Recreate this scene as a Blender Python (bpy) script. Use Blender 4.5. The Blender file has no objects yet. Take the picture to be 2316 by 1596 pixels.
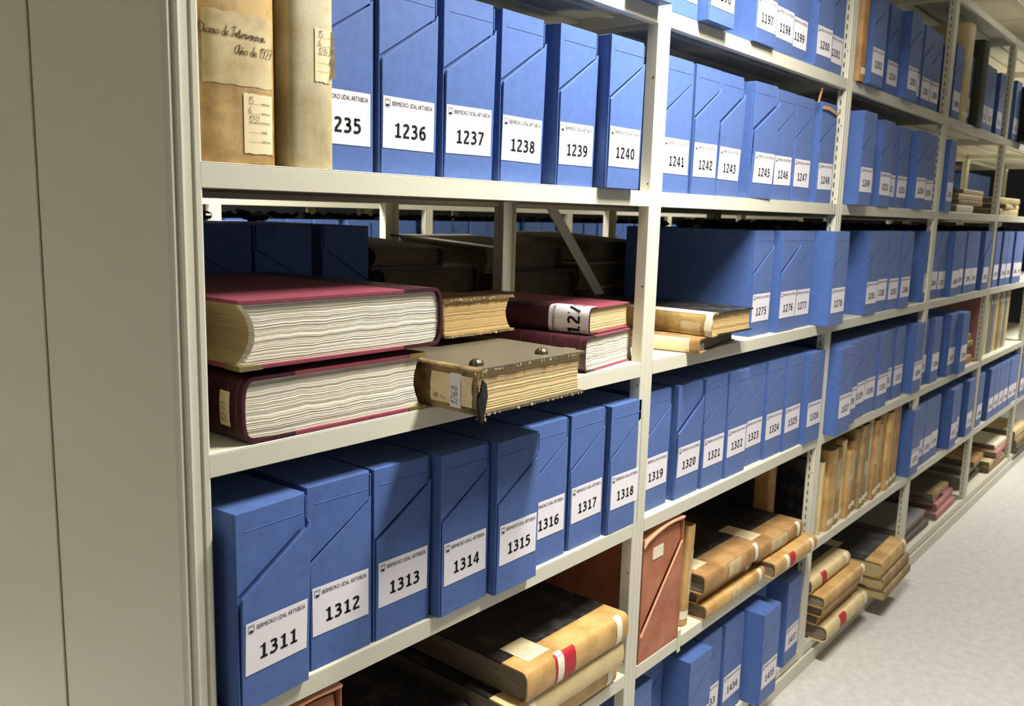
import bpy, bmesh, math, random
from mathutils import Vector, Matrix, noise as mnoise
random.seed(7)
scene = bpy.context.scene
ZF = 1.398            # height of the reference plane above the floor (floor is z = 0)

# ---------------------------------------------------------------- camera
F_PX = 1968.36
yaw, pitch, roll = 0.8734, -0.1608, 0.0279
cy, sy, cp, sp = math.cos(yaw), math.sin(yaw), math.cos(pitch), math.sin(pitch)
fw = Vector((sy*cp, cy*cp, sp)); rt = Vector((cy, -sy, 0)); up = rt.cross(fw)
cr, sr = math.cos(roll), math.sin(roll)
r2 = rt*cr + up*sr; u2 = up*cr - rt*sr
cam_data = bpy.data.cameras.new('camera'); cam = bpy.data.objects.new('camera', cam_data)
scene.collection.objects.link(cam); scene.camera = cam
cam.matrix_world = Matrix(((r2.x, u2.x, -fw.x, -.5312), (r2.y, u2.y, -fw.y, -.9062), (r2.z, u2.z, -fw.z, -.0171+ZF), (0, 0, 0, 1)))
cam_data.sensor_width = 36; cam_data.lens = 36*F_PX/2316; cam_data.clip_start = .02; cam_data.clip_end = 60
cam_data.dof.use_dof = True; cam_data.dof.focus_distance = 1.4; cam_data.dof.aperture_fstop = 9

# ---------------------------------------------------------------- world, light, exposure
w = bpy.data.worlds.new('world'); scene.world = w; w.use_nodes = True
w.node_tree.nodes['Background'].inputs[0].default_value = (.8, .85, 1, 1)
w.node_tree.nodes['Background'].inputs[1].default_value = 0.004
scene.view_settings.view_transform = 'Standard'; scene.view_settings.look = 'None'
scene.view_settings.exposure = 0.0; scene.view_settings.gamma = 1
CEIL = 1.15; LAMPZ = 1.01
LAMPS = [(.92, -.5, 49), (5.2, -.5, 50), (-2.9, -.5, 20), (.45, 1.28, 70), (4.0, 1.28, 20), (-2.9, 1.28, 16), (1.5, 3.3, 12)]
for i, (lx, ly, e) in enumerate(LAMPS):
    ld = bpy.data.lights.new('tube_light', 'AREA'); ld.shape = 'RECTANGLE'; ld.size = .16; ld.size_y = .56; ld.energy = e; ld.spread = math.radians(150)
    ld.color = (1, .98, .94) if lx > -1 else (.93, .98, 1)
    lo = bpy.data.objects.new('tube_light', ld); scene.collection.objects.link(lo); lo.location = (lx, ly, LAMPZ-.035+ZF)
    lu = bpy.data.lights.new('ceiling_fill', 'AREA'); lu.shape = 'RECTANGLE'; lu.size = .16; lu.size_y = .56; lu.energy = e*.12; lu.color = (1, .98, .94)  # added upward fill, there only to brighten the ceiling
    lo = bpy.data.objects.new('ceiling_fill', lu); scene.collection.objects.link(lo); lo.location = (lx, ly, LAMPZ+.005+ZF); lo.rotation_euler = (math.pi, 0, 0)

# ---------------------------------------------------------------- helpers
C = scene.collection
def lin(r, g, b):
    f = lambda c: (c/255/12.92 if c/255 <= .04045 else ((c/255+.055)/1.055)**2.4)
    return (f(r), f(g), f(b), 1)
def mat(name, col, rough=.6, var=.0, scale=30, bump=0, bscale=400, metal=0, sheen=0, col2=None, stretch=None, spec=.5, detail=4, uv=False, contrast=(.35, .65)):
    m = bpy.data.materials.new(name); m.use_nodes = True; nt = m.node_tree; N = nt.nodes; L = nt.links
    b = N['Principled BSDF']; b.inputs['Roughness'].default_value = rough; b.inputs['Metallic'].default_value = metal
    b.inputs['Specular IOR Level'].default_value = spec
    if sheen: b.inputs['Sheen Weight'].default_value = sheen
    tc = N.new('ShaderNodeTexCoord'); mp = N.new('ShaderNodeMapping'); L.new(tc.outputs['UV' if uv else 'Object'], mp.inputs[0])
    if stretch: mp.inputs['Scale'].default_value = stretch
    if var or col2:
        c2 = col2 or tuple(max(0, c*(1-var)) for c in col[:3])+(1,)
        n = N.new('ShaderNodeTexNoise'); n.inputs['Scale'].default_value = scale; n.inputs['Detail'].default_value = detail; n.inputs['Roughness'].default_value = .65
        L.new(mp.outputs[0], n.inputs[0])
        r = N.new('ShaderNodeValToRGB'); r.color_ramp.elements[0].position = contrast[0]; r.color_ramp.elements[1].position = contrast[1]
        r.color_ramp.elements[0].color = c2; r.color_ramp.elements[1].color = col
        L.new(n.outputs[0], r.inputs[0]); L.new(r.outputs[0], b.inputs['Base Color'])
    else: b.inputs['Base Color'].default_value = col
    if bump:
        n2 = N.new('ShaderNodeTexNoise'); n2.inputs['Scale'].default_value = bscale; n2.inputs['Detail'].default_value = 2
        L.new(mp.outputs[0], n2.inputs[0]); bp = N.new('ShaderNodeBump'); bp.inputs['Strength'].default_value = bump; bp.inputs['Distance'].default_value = .001
        L.new(n2.outputs[0], bp.inputs['Height']); L.new(bp.outputs[0], b.inputs['Normal'])
    return m
M = {}
M['metal'] = mat('cream_enamel', lin(214, 209, 188), .42, bump=.25, bscale=900, spec=.4)
M['slot'] = mat('slot_shadow', lin(48, 44, 34), .9)
M['blue'] = mat('blue_buckram', lin(75, 105, 167), .6, var=.16, scale=60, bump=.35, bscale=1400, sheen=.1, spec=.33, detail=6)
M['ribbon'] = mat('black_ribbon', lin(16, 17, 22), .8)
M['paper'] = mat('label_paper', lin(236, 230, 232), .7, spec=.2)
M['ink'] = mat('black_ink', lin(38, 36, 38), .8, spec=.1)
M['crest'] = mat('grey_ink', lin(120, 118, 122), .8, spec=.1)
M['pencil'] = mat('pencil_ink', lin(110, 98, 86), .9, spec=.1)
M['brown_ink'] = mat('brown_ink', lin(84, 66, 44), .9, spec=.1)
M['pages'] = mat('cream_pages', lin(226, 219, 200), .85, col2=lin(196, 186, 162), scale=6, stretch=(1.2, 34, 1), uv=True, spec=.1, detail=5, contrast=(.3, .6))
M['fore'] = mat('yellowed_pages', lin(196, 178, 130), .85, col2=lin(150, 130, 84), scale=6, stretch=(1.2, 30, 1), uv=True, spec=.1)
M['oldpages'] = mat('old_brown_pages', lin(216, 186, 130), .9, col2=lin(184, 150, 94), scale=5, stretch=(1.5, 16, 1), uv=True, spec=.1, detail=6)
M['foxed'] = mat('foxed_pages', lin(228, 204, 156), .9, col2=lin(196, 166, 112), scale=5, stretch=(1.5, 18, 1), uv=True, spec=.1, detail=6)
M['darkpages'] = mat('grey_pages', lin(150, 138, 118), .9, col2=lin(96, 86, 70), scale=5, stretch=(1.5, 22, 1), uv=True, spec=.1)
M['maroon'] = mat('maroon_cloth', lin(140, 56, 72), .6, var=.2, scale=80, bump=.3, bscale=1200, sheen=.1, spec=.3)
M['maroon_leather'] = mat('maroon_leather', lin(74, 34, 44), .34, var=.35, scale=60, bump=.25, bscale=700)
M['brass'] = mat('brass', lin(176, 158, 104), .35, metal=.8)
M['olive'] = mat('olive_worn_leather', lin(98, 90, 72), .45, var=.12, scale=10, bump=.12, bscale=500)
M['worn'] = mat('worn_leather', lin(168, 140, 92), .8, col2=lin(74, 60, 38), scale=26, bump=.5, bscale=160, detail=8)
M['torn'] = mat('torn_board', lin(206, 180, 128), .9, col2=lin(130, 104, 62), scale=50, bump=.5, bscale=300, detail=6)
M['bronze'] = mat('bronze', lin(96, 86, 66), .35, metal=.75)
M['vellum'] = mat('tan_vellum', lin(206, 172, 108), .5, col2=lin(126, 92, 46), scale=9, bump=.25, bscale=120, detail=8, contrast=(.38, .6))
M['vellum_pale'] = mat('pale_vellum', lin(206, 194, 156), .5, col2=lin(158, 140, 96), scale=8, bump=.3, bscale=120, detail=8, contrast=(.36, .62))
M['vellum_tan'] = mat('honey_leather', lin(212, 172, 106), .5, col2=lin(172, 130, 70), scale=14, bump=.25, bscale=160, detail=6)
M['vellum_cream'] = mat('cream_vellum', lin(226, 202, 146), .5, var=.2, scale=14, bump=.2, bscale=160, detail=6)
M['vellum_brown'] = mat('brown_leather', lin(190, 148, 94), .6, col2=lin(148, 108, 62), scale=16, bump=.25, bscale=160, detail=6)
M['drab'] = mat('drab_parchment', lin(172, 146, 100), .7, col2=lin(132, 104, 62), scale=16, bump=.25, bscale=160, detail=6)
M['patch'] = mat('vellum_patch', lin(214, 196, 150), .7, col2=lin(180, 156, 106), scale=24, detail=6)
M['tag'] = mat('aged_tag', lin(238, 218, 172), .8, var=.08, scale=30)
M['band'] = mat('white_band', lin(242, 232, 204), .75, var=.08, scale=40)
M['red'] = mat('red_label', lin(186, 36, 42), .55, var=.15, scale=60)
M['black'] = mat('black_board', lin(34, 33, 33), .5, col2=lin(74, 72, 68), scale=22, bump=.2, bscale=300, detail=9, contrast=(.3, .22))
M['black'].node_tree.nodes['Color Ramp'].color_ramp.elements[0].position = .37
M['black'].node_tree.nodes['Color Ramp'].color_ramp.elements[1].position = .50
M['grey'] = mat('grey_board', lin(140, 138, 134), .7, var=.15, scale=20)
M['terra'] = mat('terracotta_cloth', lin(192, 126, 94), .7, col2=lin(164, 96, 64), scale=16, bump=.4, bscale=500, detail=8)
M['terra_edge'] = mat('terracotta_edge', lin(224, 162, 124), .7, var=.2, scale=40)
M['green'] = mat('dark_green_cloth', lin(44, 50, 34), .7)
M['mint'] = mat('pale_green_tape', lin(206, 216, 170), .7)
M['pink'] = mat('pink_folder', lin(190, 130, 122), .7, var=.2, scale=20)
M['shadowpages'] = mat('shaded_brown_pages', lin(128, 118, 98), .9, col2=lin(84, 74, 58), scale=5, stretch=(1.5, 20, 1), uv=True, spec=.1)  # page colour darkened to carry the shade over the rear pile
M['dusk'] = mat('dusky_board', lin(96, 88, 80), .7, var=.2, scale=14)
M['floor'] = mat('speckled_vinyl', lin(212, 209, 202), .5, col2=lin(196, 191, 184), scale=34, detail=9, spec=.35)
M['wall'] = mat('grey_wall', lin(96, 98, 104), .8)
M['ceil'] = mat('ceiling_tile', lin(240, 234, 216), .8, var=.03, scale=60)
M['grid'] = mat('ceiling_grid', lin(226, 220, 204), .6)
M['diffuser'] = mat('lamp_diffuser', lin(255, 250, 235), .5)
M['diffuser'].node_tree.nodes['Principled BSDF'].inputs['Emission Color'].default_value = (1, .95, .85, 1)
M['diffuser'].node_tree.nodes['Principled BSDF'].inputs['Emission Strength'].default_value = 1.0
M['tan'] = mat('tan_strap', lin(206, 150, 106), .6)

def tag(o, label=None, cat=None, group=None, kind=None):
    if label: o['label'] = label
    if cat: o['category'] = cat
    if group: o['group'] = group
    if kind: o['kind'] = kind
    return o
def empty(name, loc, rot=(0, 0, 0), label=None, cat=None, group=None):
    o = bpy.data.objects.new(name, None); o.empty_display_size = .05; C.objects.link(o)
    o.location = (loc[0], loc[1], loc[2]+ZF); o.rotation_euler = rot
    return tag(o, label, cat, group)
def link(name, me, parent=None, loc=None):
    o = bpy.data.objects.new(name, me); C.objects.link(o)
    if parent is not None: o.parent = parent
    if loc: o.location = loc
    return o

class MB:
    def __init__(s, mats): s.v = []; s.f = []; s.mi = []; s.uv = {}; s.mats = mats
    def add(s, vs, fs, mi=0):
        o = len(s.v); s.v += [tuple(v) for v in vs]
        for f in fs: s.f.append([o+i for i in f]); s.mi.append(mi)
        return o
    def box(s, x0, x1, y0, y1, z0, z1, mi=0):
        s.add([(x0, y0, z0), (x1, y0, z0), (x1, y1, z0), (x0, y1, z0), (x0, y0, z1), (x1, y0, z1), (x1, y1, z1), (x0, y1, z1)],
              [(0, 3, 2, 1), (4, 5, 6, 7), (0, 1, 5, 4), (1, 2, 6, 5), (2, 3, 7, 6), (3, 0, 4, 7)], mi)
    def prism(s, poly, a, b, axis='y', mi=0, fn=None):
        """poly in the two other axes, extruded from a to b"""
        n = len(poly)
        def P(p, t):
            if axis == 'y': return (p[0], t, p[1])
            if axis == 'z': return (p[0], p[1], t)
            return (t, p[0], p[1])
        vs = [P(p, a) for p in poly]+[P(p, b) for p in poly]
        if fn: vs = [fn(v) for v in vs]
        fs = [list(range(n)), list(range(2*n-1, n-1, -1))]+[(i, i+n, (i+1) % n+n, (i+1) % n) for i in range(n)]
        s.add(vs, fs, mi)
    def mesh(s, name, bevel=0, seg=2, smooth=False, recalc=True):
        me = bpy.data.meshes.new(name); me.from_pydata(s.v, [], s.f)
        for m in s.mats: me.materials.append(M[m] if isinstance(m, str) else m)
        for p, mi in zip(me.polygons, s.mi): p.material_index = mi; p.use_smooth = smooth
        if s.uv:
            ul = me.uv_layers.new(name='UVMap')
            for lp in me.loops: ul.data[lp.index].uv = s.uv.get(lp.vertex_index, (0, 0))
        if bevel or recalc:
            bm = bmesh.new(); bm.from_mesh(me)
            if recalc: bmesh.ops.recalc_face_normals(bm, faces=bm.faces)
            if bevel:
                es = [e for e in bm.edges if len(e.link_faces) == 2 and e.calc_face_angle(0) > .5]
                bmesh.ops.bevel(bm, geom=es, offset=bevel, segments=seg, affect='EDGES', clamp_overlap=True, profile=.5)
            bm.to_mesh(me); bm.free()
        return me

# ------------------------------------------------------------ lettering
_gc = {}
def text2d(s, bold=0.0):
    """vertices and triangles of a string set in the built-in font, one unit high"""
    k = (s, bold)
    if k in _gc: return _gc[k]
    cu = bpy.data.curves.new('t', 'FONT'); cu.body = s; cu.resolution_u = 3; cu.offset = bold; cu.size = 1
    ob = bpy.data.objects.new('t', cu); C.objects.link(ob)
    dg = bpy.context.evaluated_depsgraph_get(); ev = ob.evaluated_get(dg); me = ev.to_mesh()
    vs = [(v.co.x, v.co.y) for v in me.vertices]; fs = [list(p.vertices) for p in me.polygons]
    ev.to_mesh_clear(); bpy.data.objects.remove(ob); bpy.data.curves.remove(cu)
    x0 = min(v[0] for v in vs); x1 = max(v[0] for v in vs); y0 = min(v[1] for v in vs); y1 = max(v[1] for v in vs)
    vs = [((v[0]-x0)/(x1-x0), (v[1]-y0)/(y1-y0)) for v in vs]
    _gc[k] = (vs, fs, x1-x0, y1-y0); return _gc[k]
def put_text(mb, s, fn, x, y, wd, ht, mi, bold=0.0):
    vs, fs, _, _ = text2d(s, bold)
    mb.add([fn(x+v[0]*wd, y+v[1]*ht) for v in vs], fs, mi)
def _ell(cx, cy, rx, ry, n=20, a0=0, a1=360): return [(cx+rx*math.cos(math.radians(a0+(a1-a0)*i/n)), cy+ry*math.sin(math.radians(a0+(a1-a0)*i/n))) for i in range(n+1)]
def _sm(*p): return cat_smooth(list(p), 5)
def digit_strokes():
    six = _sm((.55, .92), (.38, .90), (.21, .78), (.13, .55), (.13, .32), (.21, .13), (.35, .075), (.50, .14), (.55, .31), (.49, .49), (.35, .56), (.20, .50), (.14, .42))
    return {
     '0': [(_ell(.34, .5, .21, .425, 26), .17)], '1': [([(.36, 1), (.36, 0)], .175), ([(.10, .07), (.62, .07)], .14), ([(.38, .90), (.26, .85), (.10, .83)], .12)],
     '2': [(_sm((.09, .83), (.20, .905), (.35, .92), (.48, .85), (.49, .71), (.42, .56), (.28, .38), (.13, .16)), .17), ([(.06, .075), (.60, .075)], .15)],
     '3': [(_sm((.10, .87), (.28, .92), (.45, .87), (.48, .73), (.38, .57), (.22, .53)), .165), (_sm((.22, .53), (.42, .50), (.52, .37), (.50, .20), (.36, .085), (.20, .075), (.06, .12)), .17)],
     '4': [([(.40, .97), (.07, .34)], .13), ([(.02, .29), (.64, .29)], .14), ([(.45, 1), (.45, 0)], .17)],
     '5': [([(.11, .93), (.56, .93)], .14), ([(.18, .97), (.17, .53)], .14), (_sm((.14, .555), (.28, .59), (.43, .56), (.53, .40), (.50, .20), (.36, .085), (.20, .075), (.06, .12)), .17)],
     '6': [(six, .165)], '7': [([(.05, .93), (.60, .93)], .14), ([(.53, .90), (.20, 0)], .17)],
     '8': [(_ell(.34, .74, .165, .185), .155), (_ell(.34, .285, .205, .21), .165)], '9': [([(.68-x, 1-y) for x, y in six], .165)]}
_DG = {}
def put_digits(mb, s, fn, x, y, wd, ht, mi):
    if not _DG: _DG.update(digit_strokes())
    cw = wd/len(s); sx = cw/.74
    for k, ch in enumerate(s):
        for pts, w_ in _DG[ch]:
            w_ *= 1.12
            n = len(pts); closed = math.dist(pts[0], pts[-1]) < .01; Lf = []; Rt = []
            for i in range(n):
                a = pts[i-1] if i else (pts[-2] if closed else pts[0]); b = pts[i+1] if i < n-1 else (pts[1] if closed else pts[-1])
                dx, dy = b[0]-a[0], b[1]-a[1]; l = math.hypot(dx, dy) or 1; nx, ny = -dy/l*w_/2, dx/l*w_/2
                f = lambda px, py: fn(x+k*cw+px*sx, y+py*ht)
                Lf.append(f(pts[i][0]+nx, pts[i][1]+ny)); Rt.append(f(pts[i][0]-nx, pts[i][1]-ny))
            mb.add(Rt+Lf, [(i, i+1, i+1+n, i+n) for i in range(n-1)], mi)
# single-stroke handwriting, unit cell 1 high
HW = {
 '1': [[(.1, .6), (.32, 1), (.25, .4), (.2, 0)]], '2': [[(.05, .8), (.2, 1), (.42, .85), (.35, .5), (.05, .02), (.5, .05)]],
 '3': [[(.08, .9), (.3, 1), (.42, .78), (.2, .55), (.45, .35), (.35, .05), (.02, .08)]], '4': [[(.25, 1), (.05, .42), (.5, .45)], [(.42, .7), (.34, 0)]],
 '5': [[(.5, .98), (.2, .95), (.14, .58), (.4, .55), (.42, .15), (.05, .02)]], '6': [[(.4, 1), (.12, .6), (.08, .15), (.3, 0), (.44, .25), (.28, .45), (.1, .25)]],
 '7': [[(.05, .95), (.48, .97), (.2, 0)], [(.12, .5), (.42, .52)]], '8': [[(.3, .52), (.1, .78), (.28, 1), (.44, .78), (.1, .25), (.25, 0), (.45, .25), (.3, .52)]],
 '9': [[(.42, .75), (.22, 1), (.08, .75), (.24, .55), (.42, .75), (.3, .3), (.14, 0)]],
 'D': [[(.2, .92), (.16, .1), (.02, .05), (.1, -.02), (.4, .02), (.68, .4), (.55, .85), (.2, 1.02), (0, .86), (.08, .72)]],
 'i': [[(0, .25), (.12, .45), (.1, .1), (.18, .02), (.3, .2)], [(.14, .68), (.16, .7)]],
 'a': [[(.38, .38), (.22, .46), (.06, .2), (.14, .0), (.34, .2), (.38, .45), (.36, .08), (.46, .02), (.56, .2)]],
 'r': [[(0, .2), (.1, .45), (.14, .36), (.28, .44), (.24, .1), (.32, .02), (.42, .2)]],
 'o': [[(.3, .42), (.1, .4), (.06, .1), (.24, .0), (.36, .2), (.3, .42), (.46, .36)]],
 'd': [[(.36, .36), (.18, .44), (.05, .15), (.16, 0), (.34, .2), (.48, 1.0), (.36, .08), (.46, .02), (.56, .2)]],
 'e': [[(0, .18), (.26, .28), (.22, .46), (.08, .34), (.08, .06), (.22, 0), (.38, .2)]],
 'I': [[(.1, .8), (.3, 1), (.5, .92), (.36, .8), (.3, .2), (.2, 0), (.02, .08), (.1, .2)], [(.3, .95), (.62, .98)]],
 'n': [[(0, .25), (.1, .45), (.08, 0), (.22, .42), (.32, .36), (.3, .06), (.4, .02), (.5, .2)]],
 't': [[(0, .2), (.16, .8), (.12, .06), (.22, 0), (.34, .2)], [(.02, .56), (.3, .58)]],
 'v': [[(0, .4), (.08, .44), (.14, .02), (.34, .4), (.44, .38)]],
 'c': [[(.3, .38), (.18, .46), (.06, .2), (.14, .0), (.36, .2)]],
 'A': [[(.4, .9), (.1, .7), (0, .2), (.16, 0), (.4, .4), (.5, .95), (.44, .1), (.56, 0), (.66, .2)]],
 'y': [[(0, .4), (.12, .1), (.3, .44), (.2, -.3), (.05, -.25), (.36, .2)]],
 '~': [[(-.4, .62), (-.3, .7), (-.2, .62), (-.1, .7)]], '-': [[(0, .4), (.4, .42)]],
}
ADV = {' ': .35, '~': 0, 'D': .8, 'I': .62, 'A': .72, '1': .4, 'i': .3, 't': .34, 'r': .42, 'e': .38, 'c': .36, 'o': .44, 'v': .44, 'n': .5, 'a': .56, 'd': .56}
def cat_smooth(p, n=4):
    if len(p) < 3: return p
    q = [p[0]]+p+[p[-1]]; out = []
    for i in range(1, len(q)-2):
        for k in range(n):
            t = k/n; a, b, c, d = q[i-1], q[i], q[i+1], q[i+2]
            out.append(tuple(.5*(2*b[j]+(c[j]-a[j])*t+(2*a[j]-5*b[j]+4*c[j]-d[j])*t*t+(3*b[j]-a[j]-3*c[j]+d[j])*t**3) for j in (0, 1)))
    out.append(p[-1]); return out
def stroke(mb, pts, fn, wd, mi):
    for i in range(len(pts)-1):
        (x0, y0), (x1, y1) = pts[i], pts[i+1]; dx, dy = x1-x0, y1-y0; l = math.hypot(dx, dy) or 1e-9
        ww = wd*(.6+.5*abs(dy/l)); nx, ny = -dy/l*ww/2, dx/l*ww/2; ex, ey = dx/l*ww*.25, dy/l*ww*.25
        mb.add([fn(x0+nx-ex, y0+ny-ey), fn(x0-nx-ex, y0-ny-ey), fn(x1-nx+ex, y1-ny+ey), fn(x1+nx+ex, y1+ny+ey)], [(0, 1, 2, 3)], mi)
def write(mb, s, fn, x, y, h, mi, wd=.0006, slant=.25, track=1.0):
    for ch in s:
        for st in HW.get(ch, []):
            stroke(mb, cat_smooth([(x+(px+py*slant)*h, y+py*h) for px, py in st]), fn, wd, mi)
        x += ADV.get(ch, .52)*h*track
    return x

# ================================================================ room
def room():
    m = MB(['floor']); m.box(-4, 11, -1.5, 4.6, -.05, 0); f = link('floor', m.mesh('floor')); tag(f, 'pale grey speckled vinyl floor of the aisle', 'floor', kind='structure')
    m = MB(['ceil', 'grid']); c = CEIL+ZF
    m.box(-4, 11, -3, 4.6, c, c+.05)
    for i in range(26): x = -4+.3+i*.6; m.box(x-.012, x+.012, -3, 4.6, c-.006, c+.001, 1)
    for i in range(13): y = -3+.2+i*.6; m.box(-4, 11, y-.012, y+.012, c-.0065, c+.0005, 1)
    tag(link('ceiling', m.mesh('ceiling')), 'cream suspended ceiling of square tiles', 'ceiling', kind='structure')
    for nm, b in (('wall_left', (-4.1, -4, -3.1, 4.7)), ('wall_right', (11, 11.1, -3.1, 4.7)), ('bounce_blocker', (-4, 11, -1.5, -1.4)), ('wall_back', (-4, 11, 4.6, 4.7))):  # the front wall is unseen, set close and dark to block bounced light
        m = MB(['wall']); m.box(b[0], b[1], b[2], b[3], 0, c); tag(link(nm, m.mesh(nm)), 'plain grey store room wall, darkened to limit bounced light', 'wall', kind='structure')
room()
def luminaire(lx, ly):
    t = empty('ceiling_light', (lx, ly, LAMPZ), label='slim hanging luminaire over an aisle, outside the frame', cat='ceiling light', group='ceiling luminaires over the aisles')
    m = MB(['grid']); m.box(-.12, .12, -.34, .34, -.03, -.001)
    for yy in (-.3, .3): m.box(-.003, .003, yy-.003, yy+.003, -.001, CEIL-LAMPZ)
    link('housing', m.mesh('housing', .0006), t)
    m = MB(['diffuser']); m.box(-.085, .085, -.31, .31, -.0325, -.03); link('diffuser', m.mesh('diffuser'), t)
for lx, ly, e in LAMPS: luminaire(lx, ly)

# ================================================================ shelving
LV = {'S': .774, 'T': .3409, 'A': 0, 'B': -.3379, 'C': -.6762, 'D': -1.0123, 'E': -1.3460}
TH = .0293
TOP = {k: v+TH for k, v in LV.items()}
def shelf_mesh(depth=.4, L=.954, flip=False):
    m = MB(['metal']); t = .0016; h = TH
    m.box(0, L, .0, depth, h-t, h); m.box(0, L, 0, t, 0, h-t); m.box(0, L, t, .016, 0, t); m.box(0, L, .0145, .016, t, .008)
    m.box(0, L, depth-t, depth, 0, h-t); m.box(0, L, depth-.016, depth-t, 0, t)
    m.box(0, t, t, depth-t, 0.004, h-t); m.box(L-t, L, t, depth-t, .004, h-t)
    for y in (.11, .2, .28): m.box(.002, L-.002, y-.012, y+.012, h-.008, h-t)
    return m.mesh('shelf', .0006, 1)
SH = shelf_mesh(.387)
SHF = shelf_mesh(.4)
def _dummy(): pass
def upright_mesh(z0, z1, slots=1, fw_=.0445, dp=.024):
    m = MB(['metal', 'slot'])
    a = fw_
    prof = [(-a, .0015), (-a+.0015, 0), (-a+.012, 0), (-a+.0135, .0016), (-a+.0155, .0016), (-a+.017, 0), (-.017, 0), (-.0155, .0016), (-.0135, .0016), (-.012, 0), (-.0015, 0), (0, .0015), (0, dp), (-.002, dp), (-.002, .003), (-a+.002, .003), (-a+.002, dp), (-a, dp)]
    m.prism(prof, z0, z1, 'z')
    if slots:
        z = z0+.02
        k = 0
        while z < z1-.03:
            if slots > 1: m.box(-a-.0002, -a+.0005, .0125, .0155, z, z+.014, 1)
            if k % 8 == 0: m.box(-a-.0002, -a+.0005, .0055, .0085, z+.017, z+.0205, 1)
            z += .025; k += 1
    return m.mesh('upright')
UP = upright_mesh(-1.395, .80, 1)
UP2 = upright_mesh(-1.395, .80, 2)
UPB = upright_mesh(-1.395, .80, 0, dp=.013)
UPF = upright_mesh(-1.395, .80, 0)
def rack(x_from, x_to, y0, y1, name, label, flip=False, levels='STABCDE', plinth=True, skip_first_upright=False, rear=False):
    dz = -.0065 if rear else 0
    t = empty(name, (0, 0, dz), label=label, cat='shelving')
    for n in range(x_from, x_to+1):
        if not (skip_first_upright and n == x_from):
            link('upright', UPB if rear else (UP if n == 1 else UP2), t, (n+(.037 if n == 0 else 0), y0, 0))
        o = link('upright', UPF if rear else UPB, t, (n+(.037 if n == 0 else 0), y1, 0)); o.scale = (1, -1, 1)
    for n in range(x_from, x_to):
        for k in levels:
            o = link('shelf', SH if not rear else SHF, t, (n+.0006, y0, LV[k]))
            if k == 'E' and plinth:
                m = MB(['metal']); m.box(n, n+.999, y0-.006, y0+.02, -1.3975, -1.352)
                link('plinth', m.mesh('plinth', .001), t)
    return t
front = rack(0, 6, 0, .388, 'metal_shelving', 'long cream metal shelving unit facing the aisle, loaded with blue boxes', skip_first_upright=True)
# end upright with moulded front and the side panel
m = MB(['metal'])
prof = [(.004, .03), (.005, .006), (.003, .002), (.0005, .0), (-.0055, .0), (-.0068, .0035), (-.0085, .0042), (-.0098, .0012), (-.0188, .0012), (-.0196, -.0016), (-.0225, -.0022), (-.0258, -.0008), (-.0278, .0042), (-.0295, .0046), (-.0300, .0018), (-.0325, .0014), (-.0332, .0062), (-.0355, .0105), (-.0352, .03), (-.033, .03), (-.033, .012), (.0005, .008), (.001, .03)]
m.prism(prof, -1.395, .80, 'z'); link('end_upright', m.mesh('end_upright'), front)
m = MB(['metal']); m.box(-.0125, -.0095, .0125, .3995, -1.395, .80); link('end_panel', m.mesh('end_panel', .0008), front)
m = MB(['metal']); m.box(0, .01, .4, .41, 0, .1)
# diagonal brace at the back of the second bay
m = MB(['metal'])
a = Vector((1.02, .3865, .12)); b = Vector((1.93, .3865, -.79)); d = (b-a).normalized(); nx = Vector((-d.z, 0, d.x))*.0155
for y in (0,):
    vs = [a+nx, a-nx, b-nx, b+nx]; vs = vs+[v+Vector((0, .0015, 0)) for v in vs]
    m.add(vs, [(0, 1, 2, 3), (7, 6, 5, 4), (0, 4, 5, 1), (1, 5, 6, 2), (2, 6, 7, 3), (3, 7, 4, 0)])
link('diagonal_brace', m.mesh('diagonal_brace'), front)
backrack = rack(0, 6, .3895, .79, 'metal_shelving', 'cream metal shelving unit standing back to back behind the near one', plinth=False, rear=True)
m = MB(['metal']); m.box(-.0125, -.0095, .4115, .80, -1.395, .80); link('end_panel', m.mesh('end_panel', .0008), backrack)
m = MB(['metal']); m.box(-.0085, -.0075, .39, .43, -1.395, .80); link('joint_strip', m.mesh('joint_strip'), backrack)
for za, zb in ((LV['E']+TH, LV['D']), (TOP['D'], LV['C']), (TOP['C'], LV['B']-.008)):
    m = MB(['metal']); m.box(.0, 5.95, .7835, .785, za, zb-.008); link('light_block_panel', m.mesh('light_block_panel'), backrack)  # added sheets that stop light leaking through from the next aisle
def rackfar(y0, label, dx):
    t = empty('metal_shelving', (dx, 0, 0), label=label, cat='shelving')
    for n in range(-1, 7):
        link('upright', UP, t, (n, y0, -.02))
        link('upright', UPB, t, (n, y0+.4, -.02)).scale = (1, -1, 1)
        if n < 6:
            for k in 'STABCDE':
                dz = -.02 if k != 'E' else 0
                link('shelf', SHF, t, (n+.0006, y0, LV[k]+dz))
    for ch in t.children:
        pass
    return t
far1 = rackfar(1.765, 'cream metal shelving unit across the next aisle, seen through the gap', .11)
far2 = rackfar(2.185, 'cream metal shelving unit behind the one across the next aisle', .11)

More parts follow.
